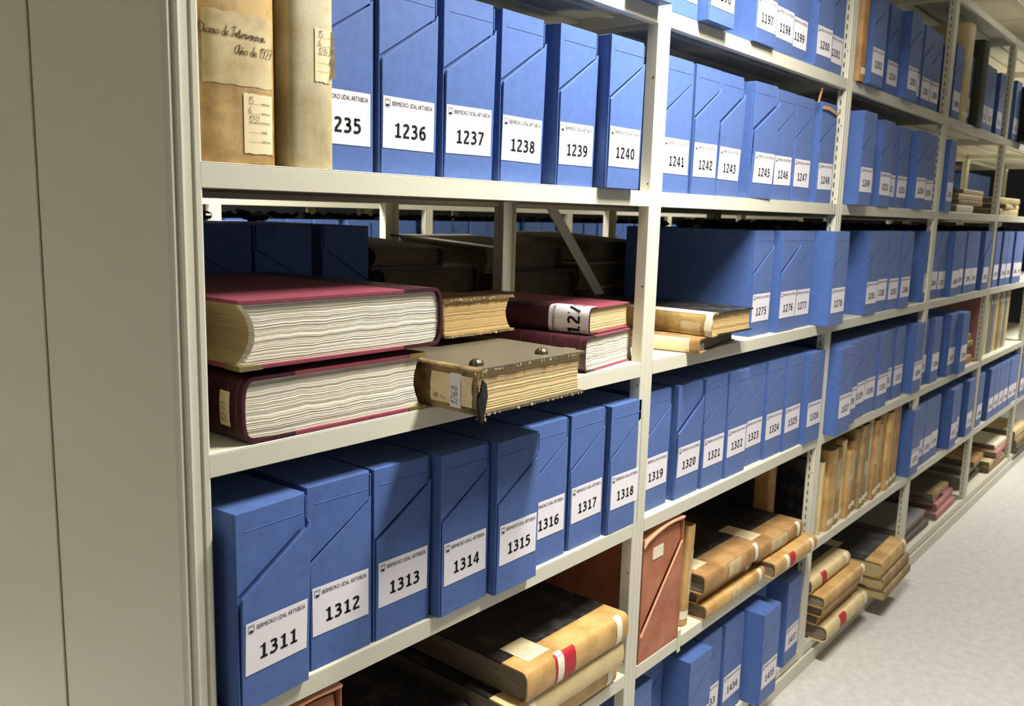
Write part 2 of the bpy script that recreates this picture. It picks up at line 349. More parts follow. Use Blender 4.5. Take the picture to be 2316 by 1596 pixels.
# ================================================================ archive boxes
BH, BD = .262, .372
_bc = {}
def box_meshes(w_, op, cloth='blue'):
    k = (round(w_, 3), round(op, 4), cloth)
    if k in _bc: return _bc[k]
    h = BH
    b = MB([cloth])
    b.box(0, w_, .0046, BD, 0, h)
    b.prism([(0, 0), (.0022, 0), (.0022, .60*h), (0, .60*h)], .0006, .0046)
    body = b.mesh('box_body', .0011, 2)
    l = MB([cloth])
    xr = w_*.958
    l.prism([(0, .598*h), (0, h), (xr, h), (xr, .842*h), (xr-.003, .838*h)], 0, .0043)
    l.box(w_*.1, xr-.0012, -.0006, .001, .903*h, .9075*h)
    lid = l.mesh('lid', .0009, 2)
    p = MB([cloth])
    z0 = 0
    def tilt(v):
        x, y, z = v
        return (x+.0, y-op*max(0, (z/(h*.6)))**1.0, z)
    poly = [(.0042, 0), (w_, 0), (w_, h-.004), (w_-.0022, h-.004), (w_-.0022, .86*h), (xr-.001, .832*h), (.0042, .588*h)]
    # the strip beside the lid stays straight
    poly1 = [(.0042, 0), (w_, 0), (w_, .862*h), (w_-.0024, .862*h), (xr-.002, .83*h), (.0042, .586*h)]
    p.prism(poly1, .0002, .0042, fn=tilt)
    p.box(w_-.0024, w_, .0006, .0044, .864*h, h-.004)
    pan = p.mesh('front_panel', .0009, 2)
    _bc[k] = (body, lid, pan); return _bc[k]
def label_mesh(num, full=True):
    m = MB(['paper', 'ink', 'crest'])
    W, H = .0985, .0695
    m.box(0, W, -.0003, 0, 0, H)
    fn = lambda x, y: (x, -.0006, y)
    put_digits(m, num, fn, .0205, .0155, .064, .0195, 1)
    if full:
        put_text(m, 'BERMEOKO UDAL ARTXIBOA', fn, .0165, .0575, .078, .0062, 1, .0)
        c = lambda x, y: fn(.0035+x*.009, .0545+y*.0115)
        for st in ([(0, 1), (0, .25), (.2, .03), (.5, -.02), (.8, .03), (1, .25), (1, 1), (0, 1)], [(.2, .8), (.3, .95), (.42, .75)], [(.55, .8), (.66, .95), (.8, .75)], [(.2, .3), (.4, .45), (.6, .3), (.8, .42)]):
            stroke(m, [c(*p)[::2] and (.0035+p[0]*.009, .0545+p[1]*.0115) for p in st], fn, .0007, 2)
        m.add([c(.25, .12), c(.75, .12), c(.85, .3), c(.5, .42), c(.15, .3)], [(0, 1, 2, 3, 4)], 1)
    return m.mesh('label', recalc=False)
def ribbon_mesh(w_, seed, back=False):
    rnd = random.Random(seed); m = MB(['ribbon'])
    def band(pts, wd=.017):
        pts = cat_smooth3(pts, 6)
        for i in range(len(pts)-1):
            p, q = Vector(pts[i]), Vector(pts[i+1])
            d = (q-p).normalized(); s = (d.cross(Vector((.2, .9, .35))).normalized()*.35+Vector((0, 1, .1))*.65).normalized()*wd/2
            m.add([p-s, p+s, q+s, q-s], [(0, 1, 2, 3)])
            m.add([p-s+Vector((0, .0007, .0004)), p+s+Vector((0, .0007, .0004)), q+s+Vector((0, .0007, .0004)), q-s+Vector((0, .0007, .0004))], [(3, 2, 1, 0)])
    cx, cyy = w_/2, (.30 if not back else .06); cyy0 = cyy
    h = BH+.004
    for sgn, cyy in [(-1, cyy), (1, cyy)]+([] if back else [(-1, .22), (1, .22), (1, .12), (-1, .1)]):
        a = rnd.uniform(.032, .05); b = rnd.uniform(.008, .018)
        band([(cx, cyy, h), (cx+sgn*a*.6, cyy-.01, h+b), (cx+sgn*a, cyy, h+b*.8), (cx+sgn*a*.7, cyy+.012, h+.002), (cx, cyy, h+.003)])
        band([(cx, cyy, h+.002), (cx+sgn*.03, cyy+.02*sgn, h+rnd.uniform(.003, .012)), (cx+sgn*rnd.uniform(.045, .06), cyy+.03*sgn, h+rnd.uniform(.001, .022))], .010)
    for ky in ([cyy0] if back else [cyy0, .22, .12, .1]): m.box(cx-.007, cx+.007, ky-.008, ky+.008, BH, BH+.0075)
    m.box(cx-.005, cx+.005, (.055 if back else .09), (.1 if back else .31), BH, BH+.0012)
    return m.mesh('ribbon', recalc=False)
def cat_smooth3(p, n=5):
    q = [p[0]]+list(p)+[p[-1]]; out = []
    for i in range(1, len(q)-2):
        for k in range(n):
            t = k/n; a, b, c, d = q[i-1], q[i], q[i+1], q[i+2]
            out.append(tuple(.5*(2*b[j]+(c[j]-a[j])*t+(2*a[j]-5*b[j]+4*c[j]-d[j])*t*t+(3*b[j]-a[j]-3*c[j]+d[j])*t**3) for j in range(3)))
    out.append(p[-1]); return out
RIB = [ribbon_mesh(.11, s) for s in range(4)]; RIBB = [ribbon_mesh(.11, s+9, True) for s in range(3)]
def archive_box(num, x0, y0, z, w_, label, group, rot=0, op=0.0, lz=.042, lx=None, ribbon=None, full=True, lrot=0, face=1, flipped=False, tilt=0):
    body, lid, pan = box_meshes(w_, op)
    t = empty('archive_box', (x0, y0, z), (0, tilt, rot), label=label, cat='box', group=group)
    link('box_body', body, t); link('lid', lid, t); pn = link('front_panel', pan, t)
    if num:
        l = link('label', label_mesh(num, full), pn)
        lx = w_-.0985-.0055 if lx is None else lx
        s = 1 if w_ > .106 else .94
        l.location = (lx, -op*(lz/.157)-.0002, lz); l.scale = (s, 1, 1)
        l.rotation_euler = (math.atan2(op, .157), lrot, 0)
    if ribbon is not None: link('ribbon', ribbon, t)
    return t
ROWN = {'T': 'shelf above the eye line', 'A': 'shelf at lens height', 'B': 'shelf with the red ledgers', 'C': 'third shelf up from the floor', 'D': 'second shelf up from the floor', 'E': 'bottom shelf'}
# number, x0, width, y, opening, rotation, label height
ROWS = {
 'A': [(1235, .166, .110, .028, 0, 0), (1236, .283, .110, .024, .002, .01), (1237, .404, .110, .022, .003, -.005), (1238, .529, .108, .020, .003, 0), (1239, .660, .109, .006, .002, .01), (1240, .777, .109, -.016, .0015, 0),
       (1241, 1.000, .108, .004, 0, 0), (1242, 1.119, .110, .004, .002, 0), (1243, 1.232, .110, .006, .005, 0), (1245, 1.388, .116, .0, .006, -.03), (1246, 1.53, .112, .008, 0, 0), (1247, 1.655, .113, .010, 0, 0), (1248, 1.795, .113, .002, 0, 0),
       (1249, 2.03, .110, -.03, 0, 0), (1250, 2.165, .110, .012, 0, 0), (1251, 2.285, .110, -.004, 0, 0), (1252, 2.398, .110, .016, 0, 0), (1253, 2.51, .110, .012, 0, 0), (1254, 2.66, .112, -.004, 0, -.03), (1255, 2.79, .112, .006, 0, -.03), (1256, 3.03, .115, -.01, 0, .05)],
 'T': [(1194, .838, .112, -.03, 0, 0), (1195, .992, .108, .0, 0, 0), (1196, 1.101, .112, -.024, 0, 0), (1197, 1.342, .110, -.01, 0, 0), (1198, 1.463, .110, .0, 0, 0), (1199, 1.577, .110, .012, 0, 0), (1200, 1.712, .112, .0, 0, 0), (1201, 1.828, .112, .014, 0, 0),
       (1202, 2.07, .112, -.02, 0, 0), (1203, 2.184, .110, .016, 0, 0), (1204, 2.3, .110, .01, 0, 0), (1205, 2.42, .112, -.016, 0, 0), (1206, 2.535, .110, .010, 0, 0), (1207, 2.655, .11, .008, 0, 0), (1208, 2.775, .11, .012, 0, 0),
       (1209, 3.04, .110, .004, 0, 0), (1210, 3.31, .06, .02, 0, 0), (1211, 3.5, .112, .01, 0, 0), (1212, 3.615, .112, .012, 0, 0), (1213, 3.80, .10, .01, 0, 0), (1214, 4.06, .112, -.004, 0, 0)],
 'B': [(1275, 1.490, .112, .022, .002, 0), (1276, 1.624, .111, .008, .003, 0), (1277, 1.738, .110, .014, 0, 0), (1278, 1.868, .113, -.036, 0, 0), (1279, 1.985, .108, .02, 0, 0),
       (1281, 2.252, .112, -.004, 0, 0), (1282, 2.368, .111, .002, 0, 0), (1283, 2.485, .111, .0, 0, 0), (1284, 2.602, .112, -.004, 0, 0), (1285, 2.916, .115, .008, 0, 0),
       (1286, 3.045, .112, .02, 0, 0), (1287, 3.16, .112, .02, 0, 0), (1288, 3.282, .112, .0, 0, 0), (1289, 3.398, .112, .01, 0, 0), (1290, 3.515, .112, .006, 0, 0), (1291, 3.63, .112, .008, 0, 0), (1292, 3.80, .115, .0, .004, 0),
       (1293, 4.05, .112, .006, 0, 0), (1294, 4.2, .112, .004, 0, 0), (1295, 4.315, .112, .004, 0, 0), (1296, 4.46, .112, .0, 0, 0), (1297, 4.58, .112, .004, 0, 0)],
 'C': [(1311, .022, .112, -.018, .005, .085), (1312, .144, .111, .006, 0, .0), (1313, .260, .112, .006, .0015, .0), (1314, .379, .113, -.0105, .0, .02), (1315, .498, .113, -.0205, .001, .02), (1316, .616, .112, .008, 0, 0), (1317, .738, .113, .009, .0, 0), (1318, .857, .113, .0, .0, 0),
       (1319, 1.008, .113, .02, .001, 0), (1320, 1.142, .112, .014, .004, 0), (1321, 1.262, .112, .011, .0, 0), (1322, 1.377, .112, .008, 0, 0), (1323, 1.493, .111, .018, 0, 0), (1324, 1.607, .111, .012, 0, 0), (1325, 1.721, .111, .008, 0, 0), (1326, 1.841, .112, -.006, 0, 0),
       (1327, 2.005, .112, -.036, 0, 0), (1328, 2.123, .11, -.012, 0, 0), (1329, 2.236, .11, .0, 0, 0), (1330, 2.350, .11, .004, 0, 0), (1331, 2.466, .112, .0, 0, 0), (1332, 2.58, .11, .02, 0, 0), (1333, 2.694, .11, .016, 0, 0), (1334, 2.862, .113, -.004, 0, 0),
       (1335, 3.01, .110, .02, 0, 0), (1336, 3.14, .112, .006, 0, 0), (1337, 3.36, .112, .0, 0, 0), (1338, 3.475, .112, -.02, 0, 0)],
 'D': [(1373, 2.925, .112, -.01, 0, 0), (1374, 3.045, .11, .008, 0, 0), (1375, 3.158, .11, .008, 0, 0), (1376, 3.27, .11, .01, 0, 0), (1377, 3.50, .11, -.01, 0, 0), (1378, 3.614, .11, .008, 0, 0), (1379, 3.80, .112, -.004, 0, 0),
       (1380, 4.03, .112, .004, 0, 0), (1381, 4.25, .112, .0, 0, 0), (1382, 4.365, .112, .0, 0, 0), (1383, 4.48, .112, .0, 0, 0), (1384, 4.595, .112, .0, 0, 0), (1385, 4.72, .112, .0, 0, 0), (1386, 4.84, .112, .004, 0, 0), (1387, 5.03, .112, .0, 0, 0), (1388, 5.15, .112, .0, 0, 0)],
 'E': [(1431, 1.0, .112, .0, 0, 0), (1432, 1.13, .11, .14, 0, 0), (1433, 1.228, .112, -.018, 0, -.01), (1434, 1.356, .112, .03, 0, 0), (1436, 1.47, .112, .006, 0, 0), (1435, 1.6, .112, -.042, 0, 0), (1438, 1.715, .10, .06, 0, 0), (1437, 1.835, .112, .0, 0, .0)],
}
ROWS['E'] = [(1430, 1.0, .095, .012, 0, 0), (1431, 1.1, .108, .05, 0, 0), (1432, 1.213, .112, -.02, 0, 0), (1433, 1.33, .112, .012, 0, 0), (1434, 1.447, .112, .006, 0, 0), (1435, 1.572, .113, -.044, 0, .02), (1436, 1.69, .108, .05, 0, 0), (1437, 1.815, .113, -.008, 0, .04)]
LZ = {'A': .036, 'T': .030, 'B': .036, 'C': .050, 'D': .040, 'E': .045}
BAY = ['first', 'second', 'third', 'fourth', 'fifth', 'sixth']
rb = random.Random(3)
for k, L in ROWS.items():
    for (num, x, w_, y, op, rot) in L:
        bay = BAY[int(x+.02)]
        note = ''
        if op >= .005: note = 'front panel proud, '
        lab = f'blue archive box labelled {num}, {note}{ROWN[k]}, {bay} bay'
        full = x < 3
        archive_box(str(num), x, y, TOP[k]+.0004, w_, lab, f'blue archive boxes on the {ROWN[k]}', rot, op, LZ[k]+rb.uniform(-.002, .002),
                    ribbon=RIB[num % 4] if k == 'B' else None, full=full, lrot=rb.uniform(-.012, .012),
                    lx=None)
# tan strap ends on the box 1248
def strap():
    m = MB(['tan'])
    def band(pts, wd):
        pts = cat_smooth3(pts, 6)
        for i in range(len(pts)-1):
            p, q = Vector(pts[i]), Vector(pts[i+1]); s = Vector((0, 0, wd/2)) if abs((q-p).z) < abs((q-p).x) else Vector((wd/2, 0, 0))
            o = Vector((0, .0012, 0)); m.add([p-s, p+s, q+s, q-s, p-s+o, p+s+o, q+s+o, q-s+o], [(0, 1, 2, 3), (7, 6, 5, 4), (0, 4, 5, 1), (1, 5, 6, 2), (2, 6, 7, 3), (3, 7, 4, 0)])
    band([(1.765, .0, .285), (1.775, .002, .30), (1.79, .004, .318), (1.80, .006, .322)], .010)
    band([(1.795, -.0015, .276), (1.83, -.003, .277), (1.87, -.0028, .272), (1.905, -.002, .268)], .009)
    tag(link('leather_strap', m.mesh('leather_strap'), None, (0, 0, ZF)), 'tan leather strap lying across the top of box 1248', 'strap')
strap()

# ================================================================ books
def spine_profile(T, b, sw, n=14):
    """points (y, z) from the bottom board edge round the spine to the top board edge, with arc length measured from mid-spine"""
    pts = [(sw, 0), (b, 0)]
    for i in range(1, n):
        a = -math.pi/2+math.pi*i/n
        ca, sa = math.cos(a), math.sin(a)
        e = .75
        pts.append((b-b*abs(ca)**e, T/2+T/2*math.copysign(abs(sa)**e, sa)))
    pts += [(b, T), (sw, T)]
    S = [0]
    for i in range(1, len(pts)): S.append(S[-1]+math.dist(pts[i-1], pts[i]))
    h = S[-1]/2
    return pts, [s-h for s in S]
def prof_at(pr, s, off=.0):
    pts, S = pr
    s = max(S[0]+1e-6, min(S[-1]-1e-6, s))
    for i in range(len(S)-1):
        if S[i] <= s <= S[i+1]:
            t = (s-S[i])/(S[i+1]-S[i] or 1e-9); a, b = pts[i], pts[i+1]
            dy, dz = b[0]-a[0], b[1]-a[1]; l = math.hypot(dy, dz) or 1e-9
            return (a[0]+dy*t+dz/l*off*-1, a[1]+dz*t+dy/l*off*1)
    return pts[-1]
def patch(mb, pr, x0, x1, s0, s1, off=.0005, mi=0, n=10, rag=0):
    nx = 6
    vs = []; fs = []
    for j in range(nx+1):
        for i in range(n+1):
            s = s0+(s1-s0)*i/n; y, z = prof_at(pr, s, off)
            x = x0+(x1-x0)*j/nx
            if rag and (j in (0, nx)): x += random.uniform(-rag, rag)
            vs.append((x, y, z))
    for j in range(nx):
        for i in range(n):
            a = j*(n+1)+i; fs.append((a, a+1, a+n+2, a+n+1))
    mb.add(vs, fs, mi)
def board_poly(x0, x1, y0, y1, rag, rnd):
    if not rag: return [(x0, y0), (x1, y0), (x1, y1), (x0, y1)]
    P = []
    n = 26
    for (ax, ay), (bx, by) in (((x0, y0), (x1, y0)), ((x1, y0), (x1, y1)), ((x1, y1), (x0, y1)), ((x0, y1), (x0, y0))):
        for i in range(n):
            t = i/n; j = rnd.uniform(-rag, rag*.4) if 0 < i else 0
            x, y = ax+(bx-ax)*t, ay+(by-ay)*t
            ex = -1 if (bx-ax) == 0 and ax == x0 else (1 if (bx-ax) == 0 else 0)
            P.append((x+(j if ax == bx and ax == x1 else (-j if ax == bx else 0)), y+(j if ay == by and ay == y1 else 0)))
    return P
def page_block(L, W, T, ct, b, rows, nx, amp, conc, pages, inset=.005, seed=0, spread=0, jit=.0005, fore=None, droop=0):
    """wavy text block: the head, the fore edge and the tail are real ridged paper"""
    rnd = random.Random(seed)
    m = MB([pages, fore or pages]); z0, z1 = ct, T-ct
    x0, x1 = inset, L-inset; y1 = W-inset; nf = max(6, nx//3)
    path = [('h', i/nx) for i in range(nx+1)]+[('f', i/nf) for i in range(1, nf)]+[('t', i/nx) for i in range(nx+1)]
    npth = len(path); ph = [rnd.uniform(0, 6.28) for _ in range(8)]
    groups = []
    g = 0; cur = 0
    for k in range(rows+1):
        if cur <= 0: cur = rnd.randint(2, 9); goff = rnd.uniform(-1, 1)
        cur -= 1; groups.append(goff)
    for k in range(rows+1):
        t = k/rows; q = 1-(2*t-1)**2
        ys = max(b*.25, b-b*.75*q**.5) if b else .003
        yf = y1-conc*q+rnd.uniform(-jit, jit)
        jx0, jx1 = rnd.uniform(-jit, jit)+groups[k]*jit*.8, rnd.uniform(-jit, jit)+groups[k]*jit*.8
        for (e, s) in path:
            if e == 'h': x, y, sg = x0+jx0, ys+(yf-ys)*s, s
            elif e == 't': x, y, sg = x1+jx1, yf+(ys-yf)*s, 1-s
            else: x, y, sg = x0+(x1-x0)*s, yf, 1.0
            ww = amp*(math.sin(sg*19+ph[0]+t*2.2)*.55+math.sin(sg*43+ph[1]+t*5)*.3+math.sin(sg*77+ph[2]+t*9)*.18)*math.sin(math.pi*min(1, max(0, t)))**.7*min(1, sg*5+.12)
            ww += groups[k]*amp*.35*math.sin(sg*9+groups[k]*5)*math.sin(math.pi*t)
            pinch = 0
            if b and sg < .12: pinch = (t-.5)*-(.12-sg)*b*1.4
            m.v.append((x, y, z0+(z1-z0)*t+ww+pinch+spread*(t-.5)*sg))
            idx = len(m.v)-1
            u = (path.index((e, s))/npth) if False else (sg if e != 'f' else 1+s)
            m.uv[idx] = (u+(3 if e == 't' else 0), t)
    for k in range(rows):
        for i in range(npth-1):
            a = k*npth+i; m.f.append([a, a+1, a+npth+1, a+npth]); m.mi.append(1 if path[i][0] == 'f' else 0)
    o = len(m.v)
    m.f.append([rows*npth+i for i in range(npth)]); m.mi.append(0)
    m.f.append([i for i in range(npth-1, -1, -1)]); m.mi.append(0)
    return m.mesh('page_block', recalc=False)
BOARDS = {}
def book(label, loc, rot, L, W, T, spine='maroon_leather', board='maroon', pages='pages', ct=.003, b=None, sw=.03, rows=30, nx=24, amp=.0008, conc=.004,
         rag=0, seed=1, name='ledger', cat='book', group=None, extras=None, fore=None, jit=.0004, spread=0, inset=.005, hinge=True):
    t = empty(name, loc, rot, label=label, cat=cat, group=group)
    b = .25*T if b is None else b
    rnd = random.Random(seed)
    pr = spine_profile(T, b, sw)
    pin = spine_profile(T-2*ct, max(b-ct, .0015), sw-ct if False else sw-ct)
    # spine and leather joint: closed C section swept along x
    outer = pr[0]; inner = [(y+ct, z+ct) for y, z in pin[0]]
    sec = outer+inner[::-1]
    m = MB([spine]); nxs = 18; n = len(sec)
    for j in range(nxs+1):
        x = L*j/nxs
        for i, (y, z) in enumerate(sec):
            xx = x
            if rag and j in (0, nxs): xx += rnd.uniform(-rag, rag)*(1 if j else -1)
            dz = 0
            if hinge and .35*sw < y < .62*sw: dz = (-.0009 if z > T/2 else .0009)
            m.v.append((xx, y, z+dz))
    for j in range(nxs):
        for i in range(n): a = j*n+i; c = j*n+(i+1) % n; m.f.append([a, c, c+n, a+n]); m.mi.append(0)
    m.f.append(list(range(n))[::-1]); m.mi.append(0); m.f.append([nxs*n+i for i in range(n)]); m.mi.append(0)
    me = m.mesh('spine', smooth=True); me.set_sharp_from_angle(angle=.7); spo = link('spine', me, t); bds = []
    for zz in (0, T-ct):
        m = MB([board]); m.prism(board_poly(0, L, sw-.0005, W, rag, rnd), zz, zz+ct, 'z')
        bds.append(link('cover_board', m.mesh('cover_board', 0 if rag else .0006), t))
    link('page_block', page_block(L, W, T, ct*.9, b, rows, nx, amp, conc, pages, seed=seed, fore=fore, jit=jit, spread=spread, inset=inset), t)
    spo['bds'] = 0; BOARDS[spo.name] = bds
    if extras: extras(spo, pr, L, W, T)
    del spo['bds']
    return t
def add_patch(t, pr, name, mats, x0, x1, s0, s1, rag=0, draw=None, off=.0006):
    m = MB(mats); patch(m, pr, x0, x1, s0, s1, off, 0, 12, rag)
    if draw: draw(m)
    link(name, m.mesh(name, recalc=False, smooth=True), t)
def wrapfn(pr, kind, cx, cs, off=.0012):
    """text frame centred at (cx, cs): 'up' reads along +s with letter tops toward -x; 'stand' for an upright book, letters upright"""
    if kind == 'up':
        def f(u, v): y, z = prof_at(pr, cs+u, off); return (cx-v, y, z)
    elif kind == 'along':
        def f(u, v): y, z = prof_at(pr, cs+v, off); return (cx+u, y, z)
    else:
        def f(u, v): y, z = prof_at(pr, cs-u, off); return (cx+v, y, z)
    return f
R90 = math.pi/2
# --- the two vellum books on the left of box 1235
def ex_diario(t, pr, L, W, T):
    def dr(m):
        f = wrapfn(pr, 'stand', .136, 0)
        write(m, 'Diario de Intervencion', f, -.052, .004, .0115, 1, .0007, .1, .76)
        write(m, 'An~o de 1927', f, -.008, -.014, .0115, 1, .0007, .1, .85)
    add_patch(t, pr, 'paper_label', ['patch', 'brown_ink'], .088, .167, -.066, .066, .0012, dr)
    def dr2(m):
        f = wrapfn(pr, 'stand', .018, 0)
        for i, (tx, hw) in enumerate((('ARASA', '15'), ('APALA', '6'), ('KUTXA', '1233'), ('ZNB.', ''), ('SAILA', ''))):
            y0 = .076-.0172*i
            put_text(m, tx, f, -.011-.002*0+.004, y0, .0128 if len(tx) > 4 else .009, .0034, 2, 0)
            stroke(m, [(-.0215, y0+.0005), (-.009, y0+.0005)], f, .0004, 2)
            if hw: write(m, hw, f, -.021, y0+.001, .0115, 1, .0005, .1, .8)
    def f2(m): pass
    m = MB(['tag', 'pencil', 'ink']); 
    # tag sits right of centre
    patch(m, pr, .014, .106, .012-.036, .012-.036+.0001, .0007, 0)
    m = MB(['tag', 'pencil', 'ink']); patch(m, pr, .012, .080, -.044, -.002, .0009, 0, 12, .0008)
    def shift(u, v): return wrapfn(pr, 'stand', .014, -.018, .0015)(u, v)
    for i, (tx, hw) in enumerate((('ARASA', '15'), ('APALA', '6'), ('KUTXA', '1233'), ('ZNB.', ''), ('SAILA', ''))):
        y0 = .054-.0108*i
        put_text(m, tx, shift, .008, y0, .0135 if len(tx) > 4 else .009, .0026, 2, 0)
        stroke(m, [(-.010, y0+.0004), (.0065, y0+.0004)], shift, .0004, 2)
        if hw: write(m, hw, shift, -.010, y0+.0006, .0085, 1, .0005, .1, .9)
    link('shelf_tag', m.mesh('shelf_tag', recalc=False, smooth=True), t)
book('tall mottled tan vellum volume titled Diario de Intervencion, at the left end', (.008+.104, .008, TOP['A']+.001), (0, -R90, 0), .318, .24, .104, 'vellum', 'vellum', 'oldpages', b=.016, sw=.04, rag=.0006, seed=5, extras=ex_diario, name='vellum_book', hinge=False)
def ex_1234(t, pr, L, W, T):
    m = MB(['tag', 'pencil', 'ink', 'worn']); patch(m, pr, .106, .170, -.028, -.0005, .0009, 0, 10, .001)
    f = wrapfn(pr, 'stand', .109, -.0145, .0015)
    for i, (tx, hw) in enumerate((('A', '15'), ('A', '6'), ('K', '1234'), ('Z', ''), ('S', ''))):
        y0 = .050-.0102*i
        put_text(m, tx, f, .0085, y0, .002, .003, 2, 0); stroke(m, [(-.011, y0+.0004), (.0075, y0+.0004)], f, .0004, 2)
        if hw: write(m, hw, f, -.009, y0+.0006, .0085, 1, .0005, .1, .85)
    for i in range(9):
        x = .112+i*.006; a = prof_at(pr, -.0275, .001); r = random.uniform(.002, .0075)
        m.add([(x, a[0], a[1]), (x+.010, a[0], a[1]), (x+.008, a[0]-r, a[1]-.002), (x+.001, a[0]-r*.8, a[1]-.003)], [(0, 1, 2, 3), (3, 2, 1, 0)], 0)
    link('shelf_tag', m.mesh('shelf_tag', recalc=False), t)
book('pale cream vellum volume with a torn hanging tag, right of the mottled tan one', (.131+.068, .01, TOP['A']+.001), (0, -R90, 0), .318, .24, .068, 'vellum_pale', 'vellum', 'oldpages', b=.012, sw=.034, rag=.0005, seed=8, extras=ex_1234, name='vellum_book', hinge=False)

# --- the two large red ledgers
def brass_corner(t, x, y, z, dx, dy, ct, L=.032):
    m = MB(['brass']); e = .0007
    m.prism([(x-e*dx, y-e*dy), (x+dx*L, y-e*dy), (x+dx*L*.35, y+dy*L*.35), (x-e*dx, y+dy*L)], z-e, z+ct+e, 'z')
    link('corner_piece', m.mesh('corner_piece', .0004), t)
def stitched(m, pr, x, s0, s1, mi, n=30):
    for i in range(n):
        a = s0+(s1-s0)*i/n; b_ = a+(s1-s0)/n*.6
        f = lambda u, v: (x+u, *prof_at(pr, v, .0005))
        stroke(m, [(0, a), (.0, b_)], f, .0006, mi)
def ex_red(ends, num=None, both=True):
    def f(t, pr, L, W, T):
        for xx, dx in ends:
            for q_, z in enumerate((0, T-.005)):
                if q_ == 0 or both: brass_corner(BOARDS[t.name][q_], xx, W, z, dx, -1, .005)
        m = MB(['torn']); 
        for x in (L-.012, .012, L*.5, L-.032): stitched(m, pr, x, -.045, .045, 0)
        link('stitching', m.mesh('stitching', recalc=False), t)
        if num:
            m = MB(['tag', 'pencil']); patch(m, pr, L-.048, L-.026, -.022, .022, .0008, 0)
            write(m, num, wrapfn(pr, 'up', L-.033, -.018, .0014), 0, 0, .012, 1, .0006, .1, 1.2)
            link('number_tag', m.mesh('number_tag', recalc=False, smooth=True), t)
    return f
B0 = TOP['B']+.0004
LB = .40
book('huge red half-leather ledger, lower of the left pair, spine tag 1271 beside the upright', (.047, .002+LB, B0), (0, .0, -R90), LB, .308, .0835, ct=.005, b=.019, sw=.078, rows=110, nx=90, amp=.0015, conc=.014, seed=21, extras=ex_red([(LB, -1)], '1271'), fore='fore', jit=.0005, spread=0)
book('huge red half-leather ledger lying on top of the one tagged 1271, spine to the right', (.386, -.002, B0+.0935), (.0, .005, R90), LB, .343, .085, ct=.005, b=.017, sw=.078, rows=110, nx=90, amp=.0013, conc=.020, seed=33, extras=ex_red([(0, 1)], None, False), fore='fore', jit=.0005)
# --- 1268, the studded old book
def ex_1268(t, pr, L, W, T):
    def stud(x, y):
        m = MB(['bronze']); n = 32; R = .0108
        rings = 7
        for j in range(rings+1):
            a = j/rings*math.pi/2
            for i in range(n):
                th = 2*math.pi*i/n; fl = 1+.10*math.cos(th*8)*math.sin(a+.2)
                m.v.append((x+R*math.cos(a)*fl*math.cos(th), y+R*math.cos(a)*fl*math.sin(th), T+.0003+.0098*math.sin(a)*(1-.06*(1-math.cos(th*8))*math.cos(a))))
        for j in range(rings):
            for i in range(n): a = j*n+i; c = j*n+(i+1) % n; m.f.append([a, c, c+n, a+n]); m.mi.append(0)
        link('stud', m.mesh('stud', smooth=True), BOARDS[t.name][1])
    stud(L-.027, .028); stud(L-.029, .183)
    m = MB(['tag', 'pencil', 'ink']); patch(m, pr, L-.092, L-.008, -.022, .022, .0012, 0, 10, .0012)
    for i in range(5): stroke(m, [(-.02, -.0), (.02, .0)], wrapfn(pr, 'up', L-.078+i*.014, 0, .0018), .0003, 2)
    write(m, '16', wrapfn(pr, 'up', L-.076, -.018, .0018), 0, 0, .010, 1, .0006, .1)
    write(m, '2', wrapfn(pr, 'up', L-.062, -.018, .0018), 0, 0, .010, 1, .0006, .1)
    link('shelf_tag', m.mesh('shelf_tag', recalc=False, smooth=True), t)
    m = MB(['paper', 'pencil']); patch(m, pr, L-.052, L-.03, -.026, .024, .0022, 0, 10)
    write(m, '1268', wrapfn(pr, 'up', L-.036, -.022, .0028), 0, 0, .013, 1, .0008, .1, 1.1)
    link('number_tag', m.mesh('number_tag', recalc=False, smooth=True), t)
    m = MB(['black', 'torn']); rnd = random.Random(4)
    # torn leather hanging off the spine end
    P = [(.006, -.004, .004), (.003, -.006, .02), (.008, -.004, .036), (.012, .002, .05), (.02, .004, .044), (.022, .0, .026), (.016, -.006, .010), (.012, -.006, -.006), (.010, -.004, -.014)]
    m.add([(L+.004+.004*rnd.random(), p[0]-.004, p[2]+.004) for p in P]+[(L+.001, p[0]-.003, p[2]+.004) for p in P], [list(range(9)), list(range(17, 8, -1))]+[(i, i+9, (i+1) % 9+9, (i+1) % 9) for i in range(9)], 0)
    for k in range(26):
        x = L+rnd.uniform(-.004, .004); y = rnd.uniform(-.001, .02); z = rnd.choice([rnd.uniform(-.004, .006), rnd.uniform(T-.008, T+.001)])
        r = rnd.uniform(.0015, .005); a = rnd.uniform(0, 6)
        m.add([(x, y, z), (x+r*math.cos(a), y+r*math.sin(a), z+r*.5), (x+r*.4, y+r*1.2*math.sin(a+1), z-r), (x-r*.3, y-r*.2, z-r*.7)], [(0, 1, 2), (0, 2, 3), (0, 3, 1), (1, 3, 2)], 1)
    for k in range(46):
        y = rnd.uniform(.02, W-.004); z = rnd.choice([0, T-.004])
        x = L+rnd.uniform(-.001, .0010); r = rnd.uniform(.0006, .0024)
        m.add([(x, y, z), (x+r*.5, y+r, z-.001), (x-.001, y+r*2, z+.001), (x-.001, y+r, z+.004)], [(0, 1, 2), (0, 2, 3), (0, 3, 1), (1, 3, 2)], 1)
    tag(link('frayed_edge', m.mesh('frayed_edge'), t.parent), kind='stuff')
